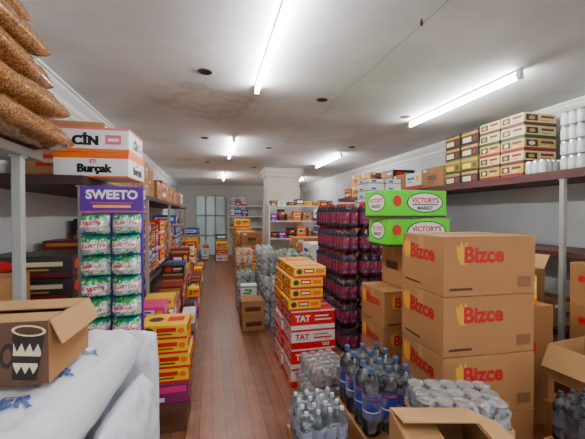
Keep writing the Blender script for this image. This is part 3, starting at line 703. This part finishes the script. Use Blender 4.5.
# ---------------------------------------------------------------- right shelf goods
def cof(a, b_, c): return {'FLRB': [('r', 0, 0, 1, .26, a), ('r', .06, .36, .42, .86, BLK), ('o', .24, .6, .1, .16, b_), ('r', .52, .62, .92, .82, c), ('r', .52, .38, .8, .48, b_)], 'T': [('r', .1, .2, .9, .8, a)]}
me = carton_mesh(.42, .27, .158, M('carton_black_gold', '#2a2018', .5), {'FLRB': [('r', .03, .66, .97, .86, GOLD), ('r', .1, .12, .6, .5, CREAM), ('o', .8, .32, .1, .2, DRED)]}, None)
me2 = carton_mesh(.42, .27, .158, M('carton_olive', '#5a6a1c', .5), {'FLRB': [('r', .03, .66, .97, .86, GOLD), ('r', .1, .12, .6, .5, YEL), ('o', .8, .32, .1, .2, DRED)]}, None)
for j in range(2):
    for k in range(4): put('carton', me2 if k == 1 else me, (3.27, 3.42+j*.29, 1.95+k*.159), rz=R.uniform(-1, 1), label='green and gold carton on the wall shelf' if k == 1 else 'black and gold carton on the reddish-brown shelf', cat='carton', group='black and gold cartons on the shelf')
TG = M('carton_tan_gold', '#d2bc86', .5)
ms = [carton_mesh(.42, .27, .128, TG, cof(BRN, GOLD, DRED), None), carton_mesh(.42, .27, .128, M('carton_gold', '#c09a48', .5), cof(DRED, CREAM, BRN), None), carton_mesh(.42, .27, .128, TG, cof(DGRN, GOLD, BRN), None)]
for j in range(2):
    for k, q in enumerate((1, 0, 1, 2, 0)): put('carton', ms[q], (3.27, 2.83+j*.29, 1.95+k*.129), rz=R.uniform(-1.5, 1.5), label=['cream carton with brown band', 'gold carton with dark red band', 'cream carton with green band'][q]+' on the wall shelf', cat='carton', group='cream and gold cartons on the shelf')
fill(3.05, 3.5, 3.87, 7.5, 1.95, 2.5, ['dark', 'brown', 'darkred', 'white', 'brown'], 'on the reddish-brown shelf', 'cartons on the upper shelf', zvar=.2, hr=(.18, .28), wr=(.35, .5))
fill(3.15, 3.5, 3.0, 5.5, 1.22, 1.36, ['dark', 'choc', 'green', 'dark'], 'on the middle shelf', 'cartons on the middle shelf', hr=(.1, .12), zvar=.03, wr=(.3, .4), gap=.07)
fill(3.08, 3.5, 2.4, 4.5, .5, 1.0, ['brown', 'brownred'], 'on the lower shelf', 'cartons on the lower shelf', hr=(.22, .26), zvar=.1, wr=(.4, .5))
wcan = can_whole(.125, .033, M('can_white', '#cfd6d0', .3, .25, 25), SILV)
wrC = wrap_mesh(.274, .206, .118, FILMT, 3)
for (x, y, z) in [(3.16, 2.56, 1.95), (3.44, 2.56, 1.95)]+[(3.17, 2.23, 1.95+.131*k) for k in range(4)]+[(3.46, 2.23, 1.95+.131*k) for k in range(4)]:
    pack('can', wcan, wrC, 4, 3, .067, (x, y, z), 0, 'shrink-wrapped pack of pale cans on the shelf', 'can pack', 'can packs on the shelf', 'can_pack')

# ---------------------------------------------------------------- foreground drinks
pcan = can_whole(.12, .032, M('can_pinkish', '#a8949c', .3, .3, 25), SILV); wrD = wrap_mesh(.274, .34, .116, FILM2, 7)
for k in range(3):
    for x in (.755, 1.04):
        pack('can', pcan, wrD, 4, 5, .067, (x, 2.27, k*.124), R.uniform(-.8, .8), 'cloudy shrink-wrapped tray of silver cans', 'can pack', 'silver can packs on the floor', 'can_pack')
pack('can', pcan, wrD, 4, 5, .067, (.80, 2.29, .372), 6, 'cloudy shrink-wrapped tray of silver cans', 'can pack', 'silver can packs on the floor', 'can_pack')
for k in range(2): put('carton', carton_mesh(.31, .43, .195, CARD), (.92, 1.755, k*.196), label='brown carton under cola packs', cat='carton', group='plain brown cartons')
r = .047
bb = MB(); bb.lathe([(0, .001, COLA), (r*.6, .001, COLA), (r*.85, .004, COLA), (r, .016, COLA), (r, .10, COLA), (r*.985, .105, COLA), (r*.985, .195, COLA), (r, .20, COLA), (r*.97, .22, COLA), (r*.8, .25, COLA), (r*.5, .275, COLA), (r*.3, .288, COLA), (r*.28, .296, COLA), (0, .296, COLA)], 20); bodyM = bb.build('bottle')
bl = MB(); bl.lathe([(r*1.005, .086, LABB), (r*1.005, .120, LABB), (r*1.006, .120, WHITE), (r*1.006, .126, WHITE), (r*1.005, .126, LABB), (r*1.005, .185, LABB), (r*1.006, .185, RED), (r*1.006, .191, RED), (r*1.005, .191, LABB), (r*1.005, .205, LABB)], 20); labM = bl.build('label')
bc = MB(); bc.lathe([(r*.33, .292, CAPB), (r*.33, .315, CAPB), (r*.29, .319, CAPB), (0, .319, CAPB)], 16); bcapM = bc.build('cap')
wrF = wrap_mesh(.294, .196, .29, film('bottle_film_glossy', .10), 2)
for (x, y) in [(.92, 1.64), (.92, 1.86)]:
    e = pack('bottle', bodyM, wrF, 3, 2, .096, (x, y, .392), 0, 'shrink-wrapped pack of dark cola bottles with blue labels', 'bottle pack', 'blue-labelled cola packs', sub=[('bottle_label', labM), ('bottle_cap', bcapM)])
    e.scale = (1.05, 1.05, 1.08)
put('carton', carton_mesh(.26, .34, .36, CARD), (.54, 1.65, 0), label='brown carton under small cola bottles', cat='carton', group='plain brown cartons')
smM = bottle_whole(.66, .62, M('bottle_smoky', '#3c4450', .08, .3, 20), M('label_silver_blue', '#8490ac', .3, .4, 30), M('cap_pale', '#c9ced6', .35), 14)
wrS = wrap_mesh(.256, .256, .215, film('clear_bottle_film', .17), 4)
pack('bottle', smM, wrS, 4, 4, .063, (.54, 1.65, .36), 2, 'shrink-wrapped pack of small bottles with pale caps', 'bottle pack', 'small cola bottle packs')
RZ = -18
for k in range(2): put('carton', carton_mesh(.36, .25, .315, CARD), (1.06, 1.26, k*.316), rz=RZ, label='brown carton under a tray of cans', cat='carton', group='plain brown cartons')
JB = M('tin_metal', '#9aa0a6', .25, .15, 20, metal=.8)
b = MB(); b.lathe([(0, 0, JB), (.034, 0, JB), (.0365, .004, JB), (.036, .010, JB), (.036, .04, JB), (.0355, .045, JB), (.036, .05, JB), (.036, .09, JB), (.0355, .095, JB), (.036, .10, JB), (.036, .112, JB)], 20); jbM = b.build('can')
b = MB(); b.lathe([(.036, .112, SILV), (.0372, .113, SILV), (.0372, .117, SILV), (.034, .117, SILV), (.0335, .113, SILV), (.026, .113, SILV), (.025, .1145, SILV), (0, .1145, SILV)], 20); jlM = b.build('lid')
e = put('can_pack', None, (1.06, 1.26, .632), rz=RZ, label='shrink-wrapped tray of shiny metal cans beside brown cartons', cat='can pack')
b = MB(); b.box(-.192, .192, -.118, .118, 0, .004, CARD2)
for a in ((-.192, -.188, -.118, .118), (.188, .192, -.118, .118), (-.188, .188, -.118, -.114), (-.188, .188, .114, .118)): b.box(a[0], a[1], a[2], a[3], .004, .03, CARD2)
put('tray', b.build('tray'), parent=e)
for i in range(5):
    for j in range(3):
        o = put('can', jbM, ((i-2)*.0752, (j-1)*.0755, .0045), parent=e)
        put('can_lid', jlM, parent=o)
put('shrink_wrap', wrap_mesh(.39, .243, .128, film('can_film', .17), 8), (0, 0, .004), parent=e)
put('carton', carton_mesh(.3, .3, .42, CARD), (.72, .90, 0), label='brown carton under an open carton', cat='carton', group='plain brown cartons')
open_carton(.27, .29, .43, CARD, CARDD, [('L', 174), ('R', 25), ('B', -165)], (.72, .90, .42), -14, 'opened brown cardboard carton beside metal cans', fl=.5)
put('carton', carton_mesh(.36, .3, .46, CARD), (1.76, 1.12, 0), label='brown carton under wrapped dark bottles', cat='carton', group='plain brown cartons')
dbot = bottle_whole(.72, .66, M('bottle_dark', '#101216', .12, .3, 20), M('label_dark', '#2c3240', .3, .5, 40), M('cap_dark', '#3a3e46', .35), 14)
pack('bottle', dbot, wrap_mesh(.34, .274, .225, FILMT, 6), 5, 4, .067, (1.76, 1.12, .46), -6, 'shrink-wrapped pack of dark small bottles on a carton', 'bottle pack', 'dark small bottle packs')

# ---------------------------------------------------------------- world + camera
w = bpy.data.worlds.new('World'); scene.world = w; w.use_nodes = True
bg = w.node_tree.nodes['Background']; bg.inputs[0].default_value = (.8, .9, 1, 1); bg.inputs[1].default_value = 2.4
cd = bpy.data.cameras.new('Camera'); cam = bpy.data.objects.new('Camera', cd); COL.objects.link(cam)
cd.sensor_width = 36; cd.lens = 330/585*36; cd.clip_start = .05
cam.location = (0, 0, 1.55); cam.rotation_euler = (math.radians(90-.78), 0, math.radians(-13.7))
scene.camera = cam

# leave out cartons that cannot be seen from the photograph's place or a step beside it
bpy.context.view_layer.update(); dg = bpy.context.evaluated_depsgraph_get()
seen = {}; th = math.radians(13.7)
for ox, oz in ((0, 0), (-.25, 0), (.25, .05)):
    o = Vector((ox, 0, 1.55+oz))
    for i in range(0, 585, 4):
        for j in range(0, 439, 4):
            a = (i-292.5)/330; bz_ = (215-j)/330
            d = Vector((a*math.cos(th)+math.sin(th), -a*math.sin(th)+math.cos(th), bz_)).normalized()
            hit, loc, nrm, idx, ob, mx = scene.ray_cast(dg, o, d)
            if hit: seen[ob.name] = seen.get(ob.name, 0)+1
keep = []
for tag, y, col in COLUMNS:
    top = -1
    for k, ob in enumerate(col):
        if seen.get(ob.name, 0) > 0: top = k
    for ob in col[top+1:]: bpy.data.objects.remove(ob)
    if top >= 0 and tag == 'aisle' and y > 5.2: keep.append((y, col[:top+1]))
total = sum(1 for ob in bpy.data.objects if ob.name.split('.')[0] == 'carton')
keep.sort(key=lambda t: -t[0])
mv, mf, mm, mmats = [], [], [], []
while total > 298 and keep:
    _, col = keep.pop(0)
    for ob in col:
        me = ob.data; mw = ob.matrix_world; o0 = len(mv)
        mv += [tuple(mw @ v.co) for v in me.vertices]
        for p in me.polygons:
            mat = me.materials[p.material_index]
            if mat not in mmats: mmats.append(mat)
            mf.append(tuple(i+o0 for i in p.vertices)); mm.append(mmats.index(mat))
        bpy.data.objects.remove(ob); total -= 1
if mv:
    me = bpy.data.meshes.new('distant_cartons'); me.from_pydata(mv, [], mf)
    for m_ in mmats: me.materials.append(m_)
    me.polygons.foreach_set('material_index', mm); me.update()
    put('carton_stock', me, label='many small mixed cartons stacked deep along the aisle', cat='cartons', kind='stuff')
